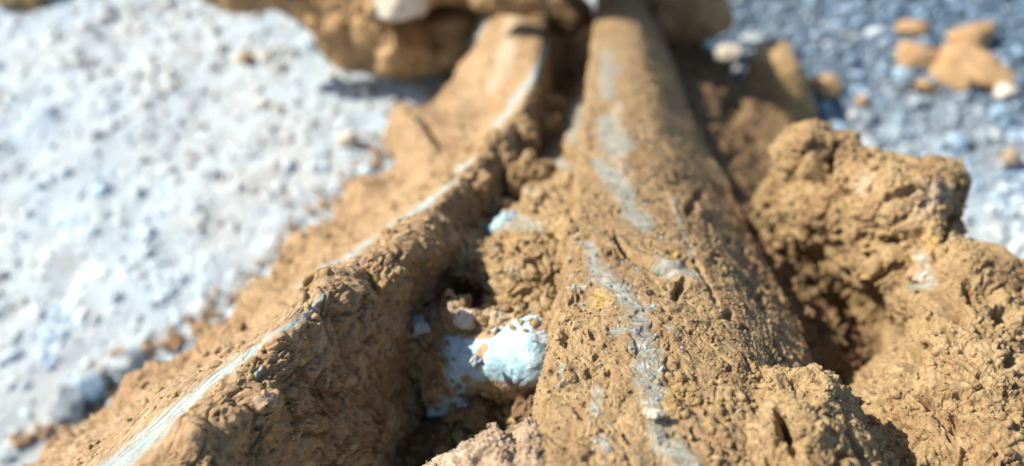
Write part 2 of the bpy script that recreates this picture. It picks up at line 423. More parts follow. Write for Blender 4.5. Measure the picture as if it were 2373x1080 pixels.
# ------------------------------------------------------------------ generic clay loft object
def clay_part(name, ctrl, nu, ns, mat, parent=None, drop=0.03, inset=0.0, lump=3.0, cr=1.0, pit=1.0, seed=0,
              worn=(), pale=(), ochre=(), holes=(), bumps=(), stretch=None, smoothzone=None, roughzone=None, scratch=None, crack=0.5, wcore=0.86, clay=None, props=None):
    v, f, n, caps, (ns_, M, nu_) = loft(ctrl, nu, ns, drop, inset)
    pp, d = pix(v)
    W = np.maximum(wcore*strokes(pp, worn, .9), 0.16*strokes(pp, [[(a, b, c*2.6) for a, b, c in st] for st in worn], .9)) if worn else np.zeros(len(v)); PL = 0.55*strokes(pp, pale, .8) if pale else np.zeros(len(v)); OC = strokes(pp, ochre, .7) if ochre else np.zeros(len(v))
    h = clay_relief(v, n, d, lump, cr, pit, seed, stretch, crack)
    amp = 1-0.6*np.clip(W*1.2, 0, 1)
    if smoothzone is not None: amp = amp*(1-0.75*strokes(pp, smoothzone, .8))
    if roughzone is not None: h = h*(1+1.1*strokes(pp, roughzone, .8))
    h = h*amp
    if scratch is not None:
        R3 = v[:ns_*M].reshape(ns_, M, 3)
        lu = np.cumsum(np.linalg.norm(np.diff(R3, axis=1, prepend=R3[:, :1]), axis=2).mean(0)); ls = np.cumsum(np.linalg.norm(np.diff(R3, axis=0, prepend=R3[:1]), axis=2).mean(1))
        Q = np.stack([np.tile(lu, ns_)/0.0011, np.repeat(ls, M)/0.022, np.zeros(ns_*M)], -1)
        g_ = np.abs(pn(Q, 77))+0.6*np.abs(pn(Q*np.array([2.3, 2, 1])+4, 78))
        h[:ns_*M] -= 0.00055*(0.4-np.minimum(g_, 0.4))/0.4*strokes(pp[:ns_*M], scratch, .5)
    for pts, dep in holes: h -= dep*stroke(pp, pts, 0.7)
    for pts, dep in bumps: h += dep*stroke(pp, pts, 0.9)
    v2 = v+n*h[:, None]
    # crumbly sideways push so edges overhang
    j = np.stack([fbm(v, 0.004, 4, seed+30+k, 0.6) for k in range(3)], -1)
    v2 = v2+j*0.0005*cr*amp[:, None]
    tris = np.concatenate([quads_to_tris(f), tri_cap(caps[0]), tri_cap(caps[1])], 0)
    R3 = v[:ns_*M].reshape(ns_, M, 3)
    lu = np.concatenate([np.zeros(1), np.cumsum(np.linalg.norm(np.diff(R3, axis=1), axis=2).mean(0))]); ls = np.concatenate([np.zeros(1), np.cumsum(np.linalg.norm(np.diff(R3, axis=0), axis=2).mean(1))])
    LU = np.concatenate([np.tile(lu, ns_), [0, 0]]); LS = np.concatenate([np.repeat(ls, M), [0, 0]])
    SCR = strokes(pp, scratch, .5) if scratch else np.zeros(len(v))
    me = mesh(name, v2, tris, mat, {'worn': W, 'pale': PL, 'ochre': OC, 'lu': LU, 'ls': LS, 'scratch': SCR, 'clay': strokes(pp, clay, .8)*.9 if clay else np.zeros(len(v))})
    o = obj(name, me, parent, **(props or {}))
    seen = np.zeros(len(v), bool); seen[:ns_*M].reshape(ns_, M)[:, :nu_] = True
    return o, v2, vnormals(v2, tris), seen, W

def crumbs(name, src, count, smin, smax, mat, parent, seed, region=None, props=None, worn_ok=False):
    v, n, seen, W = src
    pp, d = pix(v); ok = seen & ((W > 0.07) if worn_ok else (W < 0.25)) & (pp[:, 0] > -60) & (pp[:, 0] < 2430) & (pp[:, 1] > -60) & (pp[:, 1] < 1140)
    if region is not None: ok &= region(pp)
    r = np.random.RandomState(seed); idx = np.nonzero(ok)[0]
    w = 0.25+np.clip(pn(v[idx]/0.012, seed)*2, 0, 2); w /= w.sum()
    idx = r.choice(idx, min(count, len(idx)), replace=False, p=w)
    s = smin*(smax/smin)**(r.rand(len(idx))**2.2)*(0.6+0.4*np.clip(d[idx]/0.18, 0.8, 2.0))
    pts = v[idx]+n[idx]*(s*0.05)[:, None]
    pr = {'kind': 'stuff'}; pr.update(props or {})
    return obj(name, scatter(pts, s, 1 if smax > 0.0012 else 0, seed, mat, name, variants=12, ragged=0.22), parent, **pr)

# ------------------------------------------------------------------ the clay-caked steel frame
frame = thing('steel_frame', 'clay-caked steel frame with two long converging bars raised above the gravel', 'steel frame', (0.04, 0.45, 0.0))

LEFT = [
 [(-160,1260,.235),(-60,1240,.210),(20,1225,.160),(95,1215,.148),(300,1240,.137),(520,1270,.150),(640,1290,.180),(880,1300,.225)],
 [(85,1065,.255),(165,1050,.230),(225,1065,.178),(330,1020,.162),(450,1010,.154),(620,1050,.166),(760,1070,.192),(930,1060,.245)],
 [(315,890,.280),(370,885,.250),(410,895,.196),(500,860,.182),(600,840,.174),(740,880,.186),(860,920,.210),(990,930,.255)],
 [(535,735,.305),(575,745,.275),(600,765,.222),(672,712,.206),(760,660,.200),(870,740,.210),(940,780,.230),(1010,800,.272)],
 [(690,575,.355),(740,605,.310),(770,640,.255),(835,592,.238),(930,565,.231),(1000,610,.245),(1040,660,.268),(1080,690,.305)],
 [(830,450,.400),(885,490,.345),(925,520,.290),(985,474,.274),(1045,450,.272),(1100,480,.290),(1135,500,.310),(1160,520,.345)],
 [(945,350,.450),(990,375,.390),(1030,410,.340),(1085,368,.325),(1140,340,.322),(1195,350,.342),(1225,350,.362),(1245,370,.405)],
 [(1010,240,.510),(1060,255,.460),(1110,290,.420),(1180,252,.406),(1220,225,.403),(1242,228,.420),(1256,242,.455),(1270,260,.495)],
 [(1072,140,.580),(1105,140,.530),(1145,160,.500),(1200,150,.490),(1245,130,.493),(1262,132,.515),(1272,145,.545),(1280,160,.580)],
 [(1100,40,.650),(1125,20,.610),(1155,28,.590),(1200,30,.575),(1255,40,.578),(1272,50,.598),(1282,60,.625),(1290,70,.660)],
 [(1110,-70,.710),(1130,-90,.690),(1160,-90,.670),(1200,-90,.660),(1255,-80,.660),(1280,-75,.675),(1290,-70,.690),(1300,-60,.710)],
]
worn_left = [[(200,1130,34),(300,1050,27),(400,960,21),(470,900,16),(530,850,12),(600,800,9)], [(620,790,14),(655,768,12),(690,745,9),(745,690,6)],
 [(690,668,8),(780,612,9),(880,545,9),(985,478,11)], [(985,478,8),(1030,438,7),(1080,378,9),(1130,312,9),(1180,258,7)], [(1185,240,12),(1235,180,12),(1272,95,8)], [(1095,100,8),(1125,45,8)], [(455,760,4),(470,745,4)], [(600,855,14)]]
o, v, nn, seen, W = clay_part('coated_bar', LEFT, 430, 620, CLAY_LEFT, frame, 0.035, 0.3, lump=1.5, cr=0.95, pit=0.5, seed=1,
  worn=worn_left, pale=[[(1190,50,34),(1165,150,30),(1135,210,14)], [(545,822,12),(500,850,12)]],
  scratch=[[(120,1130,70),(240,1040,60),(360,950,46),(470,868,30),(580,790,18),(690,712,12)], [(700,690,12),(830,600,14),(960,490,12)]], roughzone=[[(700,900,60),(600,980,60),(820,1000,70)], [(800,720,50)], [(20,1080,60),(180,980,70),(340,850,60),(470,770,50),(590,670,50),(740,550,50),(870,430,40)]],
  bumps=[([(770,670,40),(810,680,45)], .003), ([(660,810,32)], .003), ([(930,590,40),(1000,560,45)], .006), ([(450,1010,30)], .003), ([(610,930,40)], .003),
         ([(820,1010,45)], .004), ([(965,315,44)], .022), ([(1040,270,40)], .004), ([(705,560,50)], .006), ([(310,860,50)], .006), ([(470,755,50)], .004), ([(590,650,45)], .003), ([(150,1000,50)], .003),
         ([(620,935,18)], .003), ([(840,440,30)], .006)],
  holes=[([(835,700,18)], .004), ([(750,870,6),(775,960,7)], .003), ([(540,800,5),(590,770,6)], .002), ([(1010,320,8),(1020,340,8)], .008), ([(860,790,10)], .003)],
  smoothzone=[[(1190,20,90),(1160,160,80),(1120,260,55)], [(220,1100,50),(380,960,38),(530,830,26),(690,720,16)]],
  props={'label': 'left bar with scraped pale blue crest and crumbly clay sides'})
crumbs('clay_crumbs', (v, nn, seen, W), 2400, .0003, .0018, CLAY, frame, 11)

RIGHT = [
 [(1250,1210,.200),(1215,1210,.165),(1222,1200,.138),(1340,1200,.133),(1480,1200,.132),(1620,1200,.134),(1760,1200,.140),(1850,1210,.155),(1920,1220,.18)],
 [(1275,1015,.205),(1238,1010,.175),(1243,1000,.156),(1350,995,.153),(1480,990,.152),(1620,990,.153),(1745,980,.158),(1850,985,.173),(1930,990,.20)],
 [(1305,885,.220),(1268,880,.195),(1270,865,.174),(1370,855,.171),(1490,850,.170),(1610,850,.172),(1715,845,.177),(1800,852,.191),(1890,858,.216)],
 [(1315,765,.245),(1282,750,.217),(1290,728,.196),(1370,725,.192),(1470,725,.191),(1590,730,.193),(1690,738,.199),(1765,745,.212),(1855,755,.240)],
 [(1345,650,.275),(1308,635,.243),(1315,612,.221),(1375,605,.217),(1440,605,.216),(1540,612,.218),(1640,625,.223),(1712,640,.238),(1800,655,.268)],
 [(1360,525,.315),(1326,510,.278),(1330,490,.255),(1375,485,.251),(1430,485,.250),(1510,488,.252),(1585,495,.257),(1655,510,.274),(1735,528,.308)],
 [(1375,400,.370),(1338,388,.330),(1342,370,.306),(1380,365,.302),(1425,365,.300),(1490,368,.302),(1550,375,.308),(1608,388,.328),(1675,405,.366)],
 [(1385,280,.440),(1354,262,.395),(1358,250,.372),(1385,248,.368),(1425,248,.366),(1475,250,.368),(1522,256,.375),(1565,268,.398),(1612,282,.440)],
 [(1395,165,.530),(1368,150,.480),(1370,140,.457),(1392,138,.453),(1425,138,.452),(1465,140,.454),(1498,145,.462),(1532,155,.487),(1566,168,.53)],
 [(1405,75,.62),(1380,50,.565),(1382,40,.546),(1400,38,.542),(1426,38,.54),(1460,40,.544),(1486,45,.552),(1512,55,.58),(1535,65,.62)],
 [(1412,-40,.72),(1390,-65,.67),(1392,-75,.655),(1408,-78,.65),(1428,-78,.65),(1455,-75,.652),(1478,-70,.66),(1500,-60,.69),(1520,-50,.73)],
]
worn_right = [[(1365,565,15),(1375,612,20),(1402,648,27),(1440,672,30),(1475,722,28),(1488,775,31),(1500,835,40),(1508,905,38),(1516,950,24)],
 [(1520,985,24),(1540,1020,34),(1575,1060,42),(1600,1110,46)], [(1388,905,12),(1378,950,16)], [(1395,1010,14),(1405,1035,14)],
 [(1405,285,24),(1420,335,38),(1455,335,20)], [(1385,380,20),(1410,405,24),(1452,452,28),(1462,495,26),(1500,520,24)], [(1520,612,13),(1575,625,13),(1618,640,11)],
 [(1320,665,7),(1355,662,6)], [(1495,712,10),(1515,714,9)], [(1420,775,11),(1440,768,9)], [(1550,762,9)], [(1322,640,7)], [(1558,455,4),(1582,530,4),(1603,592,5)], [(1300,850,6),(1302,885,6)], [(1404,130,16),(1410,215,20)], [(1430,160,14)]]
o, v, nn, seen, W = clay_part('coated_bar', RIGHT, 520, 660, CLAY_BAR, frame, 0.03, 0.2, lump=1.2, cr=0.58, pit=0.75, crack=0.25, seed=4,
  worn=worn_right, pale=[[(1430,250,24),(1440,420,34)], [(1330,540,16)]],
  ochre=[[(1560,925,24),(1590,900,18)], [(1640,985,7)], [(1682,972,7)], [(1500,1020,6)], [(1560,585,14)], [(1400,690,26)]],
  roughzone=[[(1780,800,34),(1700,620,30),(1630,470,24)]], holes=[([(1425,553,5),(1455,585,9),(1500,605,9),(1560,640,10)], .0032), ([(1580,660,10),(1565,690,8)], .003), ([(1610,600,4),(1660,700,5)], .0015), ([(1760,690,7),(1775,720,6)], .003), ([(1690,560,6)], .003), ([(1800,800,7)], .003), ([(1620,450,10)], .004), ([(1720,760,6)], .002), ([(1375,780,8)], .002), ([(1690,730,10)], .003),
         ([(1310,770,10)], .0025), ([(1600,480,9)], .004), ([(1640,960,6)], .002)],
  bumps=[([(1520,600,14),(1570,612,10)], .0012)], stretch=(1, 1, 1), scratch=[[(1790,830,40),(1720,640,36),(1640,470,30),(1560,300,22),(1520,150,18)]],
  smoothzone=[[(1770,800,30),(1700,600,25),(1620,420,20),(1540,250,15)], [(1440,60,50),(1430,250,40)]],
  props={'label': 'right flat-topped bar with a winding pale grey scuff down its middle'})
crumbs('clay_crumbs', (v, nn, seen, W), 3000, .0002, .0009, CLAY, frame, 12)
crumbs('mineral_flecks', (v, nn, seen, W), 420, .00015, .00075, BLUE_STONE, frame, 18, worn_ok=True)
crumbs('mineral_flecks', (v, nn, seen, W), 260, .00015, .00070, WHITE_STONE, frame, 19, worn_ok=True)
crumbs('fine_grains', (v, nn, seen, W), 9000, .00013, .00050, CLAY_BAR, frame, 17)
crumbs('clay_grains', (v, nn, seen, W), 420, .0005, .0017, CLAY, frame, 13, region=lambda q: (q[:, 0] > 1540) & (q[:, 1] > 860), props={'label': 'rounded clay grains at the bottom edge of the right bar'})

TROUGH = [
 [(860,1230,.225),(980,1230,.225),(1100,1220,.215),(1200,1210,.205),(1290,1200,.20)],
 [(850,1060,.235),(970,1060,.245),(1090,1050,.230),(1200,1040,.212),(1300,1040,.208)],
 [(850,960,.245),(980,955,.256),(1100,945,.238),(1210,935,.221),(1320,930,.210)],
 [(850,850,.232),(980,850,.241),(1110,850,.2275),(1220,850,.218),(1330,850,.208)],
 [(870,750,.225),(990,750,.232),(1120,740,.224),(1230,735,.216),(1345,740,.216)],
 [(930,680,.245),(1040,690,.258),(1140,690,.242),(1250,680,.230),(1365,670,.228)],
 [(970,590,.260),(1080,600,.256),(1170,600,.243),(1270,595,.235),(1390,590,.235)],
 [(1030,510,.290),(1120,520,.288),(1200,515,.272),(1290,510,.260),(1390,500,.262)],
 [(1090,430,.325),(1170,430,.330),(1240,425,.314),(1310,420,.298),(1400,415,.305)],
 [(1150,340,.400),(1210,335,.430),(1270,330,.440),(1330,320,.385),(1400,320,.38)],
 [(1190,210,.560),(1240,205,.590),(1300,200,.600),(1350,195,.56),(1410,200,.53)],
 [(1220,60,.690),(1260,60,.700),(1310,55,.710),(1370,50,.70),(1420,50,.70)],
]
o, v, nn, seen, W = clay_part('packed_clay', TROUGH, 240, 460, CLAY, frame, 0.03, 0.1, lump=3.2, cr=1.25, pit=1.0, crack=1.0, seed=9,
  worn=[[(1130,525,14),(1190,520,26),(1245,525,18)], [(1330,320,20),(1340,240,20)], [(1280,370,18),(1330,390,14)], [(1120,650,14)]],
  pale=[[(1200,650,40)], [(1080,740,30),(1200,745,30)], [(1230,450,40)]],
  bumps=[([(1060,740,26)], .006), ([(1210,610,40)], .005), ([(1130,440,30)], .006), ([(1060,575,30)], .007), ([(1320,540,30)], .005)],
  holes=[([(1140,650,12)], .006), ([(1290,548,16)], .010), ([(1235,720,16)], .010), ([(1080,690,30)], .008), ([(1180,440,22)], .010), ([(1130,530,10)], .006)],
  props={'label': 'lumpy clay packed in the shaded trough between the bars'})
crumbs('clay_crumbs', (v, nn, seen, W), 1800, .0006, .0030, CLAY, frame, 14)

VALLEY = [
 [(1780,1200,.20),(1880,1200,.215),(2000,1200,.25),(2150,1200,.25),(2300,1200,.25)],
 [(1800,1020,.215),(1900,1020,.235),(2010,1020,.262),(2150,1010,.25),(2300,1000,.25)],
 [(1800,860,.228),(1900,850,.245),(2010,835,.275),(2120,820,.258),(2280,800,.25)],
 [(1740,720,.258),(1850,700,.275),(1970,680,.315),(2090,660,.285),(2200,650,.27)],
 [(1680,570,.300),(1770,550,.325),(1870,550,.360),(1980,530,.318),(2100,500,.30)],
 [(1630,420,.375),(1700,400,.405),(1790,385,.440),(1870,380,.40),(1950,390,.37)],
 [(1580,285,.46),(1650,270,.505),(1730,255,.545),(1810,270,.550),(1860,310,.53)],
 [(1535,170,.56),(1590,150,.600),(1650,155,.610),(1700,175,.61),(1730,200,.615)],
 [(1505,80,.640),(1540,85,.650),(1590,95,.645),(1620,110,.64),(1640,125,.645)],
]
o, v, nn, seen, W = clay_part('shaded_clay', VALLEY, 280, 360, CLAY_BROWN_SHADE, frame, 0.05, 0.1, lump=5.0, cr=1.5, pit=1.0, seed=15,  # clay colour darkened here on top of the cast shadow
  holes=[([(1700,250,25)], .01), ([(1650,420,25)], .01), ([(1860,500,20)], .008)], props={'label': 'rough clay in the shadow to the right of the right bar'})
crumbs('clay_crumbs', (v, nn, seen, W), 700, .0008, .0032, CLAY_BROWN_SHADE, frame, 15)

# ------------------------------------------------------------------ clay masses caked beside the bars
def clay_thing(label, ctrl, nu, ns, mat, cnt, smin, smax, seed, name='clay_mound', **k):
    A = P(*np.moveaxis(np.array(ctrl, float), -1, 0)).reshape(-1, 3)
    t = thing(name, label, 'clay', (A[:, 0].mean(), A[:, 1].mean(), A[:, 2].min()-k.get('drop', .03)))
    o, v, nn, seen, W = clay_part('clay_body', ctrl, nu, ns, mat, t, seed=seed, **k)
    if cnt: crumbs('clay_crumbs', (v, nn, seen, W), cnt, smin, smax, mat, t, seed+50)
    return t
HEAP = [
 [(1880,1220,.215),(1980,1210,.185),(2080,1200,.168),(2250,1200,.160),(2400,1200,.162),(2560,1200,.180)],
 [(1960,1085,.215),(2030,1070,.190),(2110,1060,.178),(2250,1050,.171),(2390,1040,.173),(2540,1040,.195)],
 [(1890,960,.230),(1970,950,.205),(2060,940,.192),(2200,925,.184),(2350,900,.186),(2510,880,.205)],
 [(1960,880,.250),(2030,860,.225),(2100,835,.208),(2200,810,.197),(2340,780,.200),(2480,760,.220)],
 [(2065,800,.268),(2095,765,.240),(2130,740,.224),(2200,700,.212),(2310,680,.214),(2450,660,.235)],
 [(2020,690,.282),(2065,660,.252),(2115,640,.238),(2190,620,.228),(2280,590,.230),(2390,612,.250)],
 [(1880,630,.310),(1975,590,.268),(2060,560,.250),(2140,545,.243),(2210,540,.245),(2285,572,.265)],
 [(1745,530,.325),(1850,505,.283),(1960,480,.263),(2060,470,.253),(2150,470,.252),(2228,490,.270)],
 [(1775,440,.305),(1860,420,.285),(1950,410,.270),(2050,405,.260),(2140,405,.259),(2232,420,.275)],
 [(1795,370,.310),(1860,350,.293),(1930,350,.284),(2000,370,.275),(2080,382,.272),(2190,396,.285)],
 [(1815,325,.320),(1850,312,.308),(1900,316,.302),(1950,330,.298),(2010,360,.295),(2100,388,.300)],
]
clay_thing('large rough clay heap at the right edge with a deeply cracked lump on top', HEAP, 330, 420, CLAY, 3200, .0002, .0014, 21, name='clay_heap',
  drop=0.05, inset=0.1, lump=3.0, cr=1.05, pit=1.35, crack=0.7, stretch=None,
  pale=[[(2000,430,40)], [(2150,470,60)]], worn=[[(2130,600,18),(2150,650,18),(2130,670,12)]], ochre=[[(2110,610,26)], [(2160,560,20)]],
  bumps=[([(1870,350,45)], .009), ([(1960,330,22)], .004), ([(2180,430,55)], .005), ([(2060,440,60)], .004), ([(2030,620,40)], .004), ([(2110,700,40)], .004)],
  holes=[([(2250,655,18),(2270,690,14)], .006), ([(2330,730,22)], .006), ([(2070,560,7),(2100,600,8),(2050,640,6)], .004), ([(2190,560,7),(2210,500,6)], .004), ([(2060,470,6),(2110,450,6)], .003), ([(2340,840,14)], .004), ([(2210,980,12)], .003), ([(2110,850,8),(2140,800,10)], .004), ([(1925,345,12),(1915,400,12),(1890,420,9)], .010), ([(2095,630,14),(2115,650,10)], .009), ([(2200,710,20),(2230,730,16)], .007), ([(2140,540,8),(2040,560,7)], .005),
         ([(2140,910,10),(2160,950,8)], .006), ([(2000,550,9)], .005), ([(2010,870,10)], .006), ([(2300,670,18)], .005), ([(2070,960,8)], .004), ([(2050,1060,8),(2080,1090,8)], .005)])
MOUND = [
 [(1725,885,.190),(1765,862,.178),(1815,853,.173),(1870,855,.172),(1915,862,.176),(1945,885,.188)],
 [(1690,935,.178),(1750,915,.165),(1820,905,.161),(1885,900,.161),(1950,910,.168),(1995,935,.182)],
 [(1640,1020,.165),(1720,1005,.156),(1800,995,.151),(1890,985,.151),(1970,990,.158),(2035,1010,.174)],
 [(1600,1110,.152),(1690,1105,.145),(1790,1100,.141),(1890,1090,.142),(1990,1085,.150),(2070,1095,.168)],
 [(1580,1220,.145),(1680,1220,.136),(1790,1220,.132),(1900,1210,.133),(2010,1200,.142),(2110,1200,.160)],
]
clay_thing('flat-topped clay mound at the bottom with a dark round hole in its side', MOUND, 260, 240, CLAY, 1300, .0002, .0009, 33, drop=0.03, lump=1.8, cr=0.95, pit=0.9,
  holes=[([(1808,955,9),(1822,1000,16)], .009), ([(1830,880,22),(1880,900,26)], .0042), ([(1700,1000,14),(1720,970,10)], .004), ([(1760,870,14)], .002)], bumps=[([(1745,990,18)], .0014), ([(1690,900,22)], .0016)])
PEAK = [
 [(925,1110,.185),(975,1080,.172),(1060,1030,.166),(1115,1000,.163),(1150,986,.162),(1188,1008,.162),(1206,1000,.161),(1222,966,.160),(1250,965,.162),(1275,985,.170)],
 [(900,1150,.172),(970,1115,.160),(1050,1065,.156),(1110,1040,.154),(1150,1030,.153),(1190,1045,.154),(1210,1035,.152),(1230,1020,.151),(1260,1020,.153),(1290,1030,.160)],
 [(880,1230,.165),(960,1190,.150),(1050,1140,.147),(1110,1120,.145),(1150,1115,.144),(1190,1120,.144),(1215,1115,.143),(1240,1110,.142),(1265,1110,.143),(1300,1115,.150)],
 [(860,1320,.160),(950,1290,.142),(1040,1250,.139),(1110,1230,.137),(1150,1225,.136),(1190,1225,.135),(1220,1220,.135),(1250,1215,.134),(1280,1215,.135),(1320,1220,.142)],
]
clay_thing('small pinkish clay peak at the bottom centre against the side of the right bar', PEAK, 240, 160, CLAY_PINK, 1500, .0002, .0010, 44, drop=0.03, lump=1.2, cr=0.8, pit=1.0,
  pale=[[(1000,1075,40),(1090,1050,30)]], ochre=[[(960,1070,10)]], name='clay_peak')

# ------------------------------------------------------------------ added shadow block and the clods around it
BLOCKER_OUTLINE = [
 [(1225,30,.66),(1235,-30,.60),(1300,-60,.57),(1400,-70,.56),(1500,-60,.56),(1600,-40,.58),(1640,20,.64)],
]
def clod(name, label, px, py, d, size, seed, mat=CLAY_ORANGE, sub=5, facets=13, rough=1.0, sharp=16.0, tilt=None, parts=None, cat='clod', group=None, parent=None, onground=False, claymask=0.0):
    v, f = rock(sub, seed, facets, sharp); r = np.random.RandomState(seed+5)
    c = ground_at(px, py, size[2]*0.55) if onground else P(px, py, d)
    v = v*np.array(size); a = tilt if tilt is not None else r.uniform(-.4, .4)
    R = np.array([[math.cos(a), -math.sin(a), 0], [math.sin(a), math.cos(a), 0], [0, 0, 1]])
    v = v@R.T + c; n = vnormals(v, f); s = min(size)
    h = rough*s*(0.16*fbm(v, s*1.1, 3, seed)+0.10*(0.5-worley(v, s*0.55, seed)[0])+0.05*fbm(v, s*0.14, 2, seed+3))
    v = v+n*h[:, None]
    z = np.zeros(len(v)); at = {'worn': z, 'pale': z, 'ochre': z, 'clay': z+claymask}
    me = mesh(name, v, f, mat, at)
    if parent is not None: return obj(name, me, parent)
    o = obj(name, me, label=label, category=cat); centre_origin(o)
    if group: o['group'] = group
    return o
blocker = thing('shadow_blocker', 'added clay-coated block above the top edge, casting shade over the bar ends', 'shadow_blocker', tuple(P(1430, -120, .60)))  # unseen block added to shade the bar ends and the ground beside them
def box_loft(name, cx, cy, z0, z1, hx, hy, mat, parent, seed):
    nz, m = 150, 160
    t = np.linspace(0, 2*PI, m, endpoint=False); zz = np.linspace(z0, z1, nz)
    sx = np.sign(np.cos(t))*np.abs(np.cos(t))**0.45*hx; sy = np.sign(np.sin(t))*np.abs(np.sin(t))**0.45*hy
    V = np.stack([np.tile(cx+sx, nz), np.tile(cy+sy, nz), np.repeat(zz, m)], -1)
    i = np.arange(nz-1)[:, None]*m; j = np.arange(m)[None]; f = np.stack([i+j, i+(j+1) % m, i+m+(j+1) % m, i+m+j], -1).reshape(-1, 4)
    c = len(V); V = np.concatenate([V, [[cx, cy, z0], [cx, cy, z1]]], 0)
    jj = np.arange(m); tr = np.concatenate([quads_to_tris(f), np.stack([np.full(m, c), (jj+1) % m, jj], -1), np.stack([np.full(m, c+1), (nz-1)*m+jj, (nz-1)*m+(jj+1) % m], -1)], 0)
    n = vnormals(V, tr); h = 0.008*fbm(V, .05, 3, seed)+0.005*(0.5-worley(V, .02, seed+1)[0])
    V = V+n*h[:, None]; z = np.zeros(len(V))
    return obj(name, mesh(name, V, tr, mat, {'worn': z, 'pale': z, 'ochre': z}), parent)
box_loft('shadow_blocker_body', 0.040, 0.520, 0.122, 0.152, 0.044, 0.048, CLAY_SHADE, blocker, 61)

TOPL = [
 [(430,-160,.62),(560,-170,.58),(700,-170,.56),(850,-170,.55),(1000,-170,.56),(1130,-160,.60)],
 [(560,-70,.63),(650,-70,.595),(740,-70,.57),(860,-70,.555),(990,-70,.565),(1130,-70,.61)],
 [(690,10,.635),(740,20,.60),(800,20,.575),(880,20,.56),(990,25,.575),(1115,20,.62)],
 [(735,80,.64),(775,70,.605),(830,75,.58),(900,80,.57),(990,85,.59),(1095,80,.63)],
 [(825,140,.65),(845,130,.62),(880,125,.60),(920,130,.59),(985,130,.61),(1055,125,.645)],
 [(870,172,.66),(885,168,.64),(910,165,.625),(945,165,.62),(985,165,.635),(1020,160,.66)],
]
clay_thing('big hanging clay clod at the top left with a pale stone set in it', TOPL, 190, 170, CLAY_ORANGE, 200, .001, .004, 71, name='clay_clod', drop=0.03, lump=5.0, cr=1.6, pit=0.7,
  pale=[[(880,10,40),(950,15,40)]], holes=[([(955,70,30),(1070,60,40),(1050,110,30)], .036), ([(800,60,8),(810,100,8)], .006)],
  bumps=[([(920,90,18),(900,140,20)], .010), ([(990,110,18)], .010), ([(770,60,18)], .005)])
clod('stone', 'smooth cream stone bedded in the hanging clay clod at the top', 930, -4, .558, (.026, .014, .014), 301, CREAM_STONE, 4, 16, 0.2, tilt=-.2, cat='stone')
clod('clay_clod', 'ragged clay crust at the top edge left of the big hanging clod', 590, -22, .60, (.034, .014, .014), 305, CLAY_ORANGE, 5, 12, 1.5, tilt=0.05)
clod('clay_clod', 'blocky clay clod at the top with a squared corner, right of the black gap', 1590, 4, .605, (.036, .024, .026), 307, CLAY, 5, 11, 0.9, tilt=-.1)
clod('clay_clod', 'thin clay lump above the black gap between the bar ends', 1185, -14, .53, (.034, .016, .014), 311, CLAY, 5, 12, 1.2)
clod('clay_clod', 'reddish clay clod cut off by the top left corner', 40, -18, None, (.035, .02, .014), 312, CLAY, 4, 12, 1.2, onground=True)

# ------------------------------------------------------------------ stones bedded in the frame
def bedded(name, label, px, py, d, size, seed, mat, mask, tilt=0.0, rough=.6):
    v, f = rock(5, seed, 18, 7.0); c = P(px, py, d)
    R = np.array([[math.cos(tilt), -math.sin(tilt), 0], [math.sin(tilt), math.cos(tilt), 0], [0, 0, 1]])
    v = (v*np.array(size))@R.T+c; n = vnormals(v, f); s = min(size)
    v = v+n*(rough*s*(0.22*fbm(v, s*.9, 3, seed)+0.05*fbm(v, s*.12, 2, seed+2)))[:, None]
    v = v+n*(0.0007*fbm(v, .0022, 3, seed+6))[:, None]; pp, _ = pix(v); K = 1-strokes(pp, mask, .9) if mask else np.zeros(len(v))
    o = obj(name, mesh(name, v, f, mat, {'clay': K*.9}), label=label, category='stone'); centre_origin(o); return o
STONE = [
 [(990,965,.246),(1060,955,.238),(1130,945,.231),(1210,935,.223),(1300,930,.216)],
 [(975,905,.237),(1050,895,.2265),(1135,885,.2175),(1220,880,.2085),(1305,880,.210)],
 [(965,825,.236),(1045,820,.2245),(1130,812,.2155),(1215,806,.2080),(1305,806,.212)],
 [(980,772,.238),(1060,767,.2265),(1140,758,.2195),(1215,752,.2145),(1305,752,.216)],
 [(1000,735,.246),(1070,732,.237),(1140,724,.232),(1210,718,.228),(1300,718,.222)],
]
o, v, nn, seen, W = clay_part('stone', STONE, 150, 130, WHITE_STONE, None, drop=0.02, inset=0.3, lump=1.3, cr=0.24, pit=0.15, crack=0.0, seed=402,
  clay=[[(1000,900,50),(1000,780,30)], [(1100,905,30),(1180,925,40),(1260,930,30)], [(1080,770,20),(1130,775,12)], [(1105,840,15),(1120,800,8)], [(1268,765,22)], [(1085,880,16)], [(1190,730,20),(1100,750,18)], [(1240,915,20),(1140,915,22)]],
  ochre=(), props={'label': 'large pale blue-white stone face bedded in clay in the trough between the bars', 'category': 'stone'})
centre_origin(o)
crumbs('clay_crumbs', (v, nn, seen, W), 240, .0003, .0018, CLAY, frame, 71, region=lambda q: (q[:, 1] < 775) | (q[:, 1] > 880) | (q[:, 0] < 1060))
bedded('stone', 'small blue-white stone showing in the clay higher up the trough', 1195, 532, .280, (.0105, .007, .006), 404, WHITE_STONE, [[(1145,525,22),(1195,520,30),(1240,530,22)]])
bedded('stone', 'dark slate-grey pebble wedged at the left of the large white stone', 968, 752, .232, (.0045, .004, .004), 406, GREY_STONE, [])
bedded('stone', 'rounded cream pebble on the clay just above the large white stone', 1085, 742, .224, (.0055, .004, .0035), 408, CREAM_STONE, [[(1070,742,26)]])
bedded('stone', 'little white stone standing on the scuffed line of the right bar', 1512, 958, .1535, (.0021, .0018, .0014), 410, CREAM_STONE, [[(1512,955,40)]], rough=.5)
bedded('stone', 'small dark pebble on the face of the large white stone', 1105, 838, .208, (.0022, .0018, .0018), 412, GREY_STONE, [])
bedded('stone', 'dark blue pebble tucked against the left wall of the right bar', 1265, 785, .207, (.0032, .0026, .0026), 413, GREY_STONE, [])
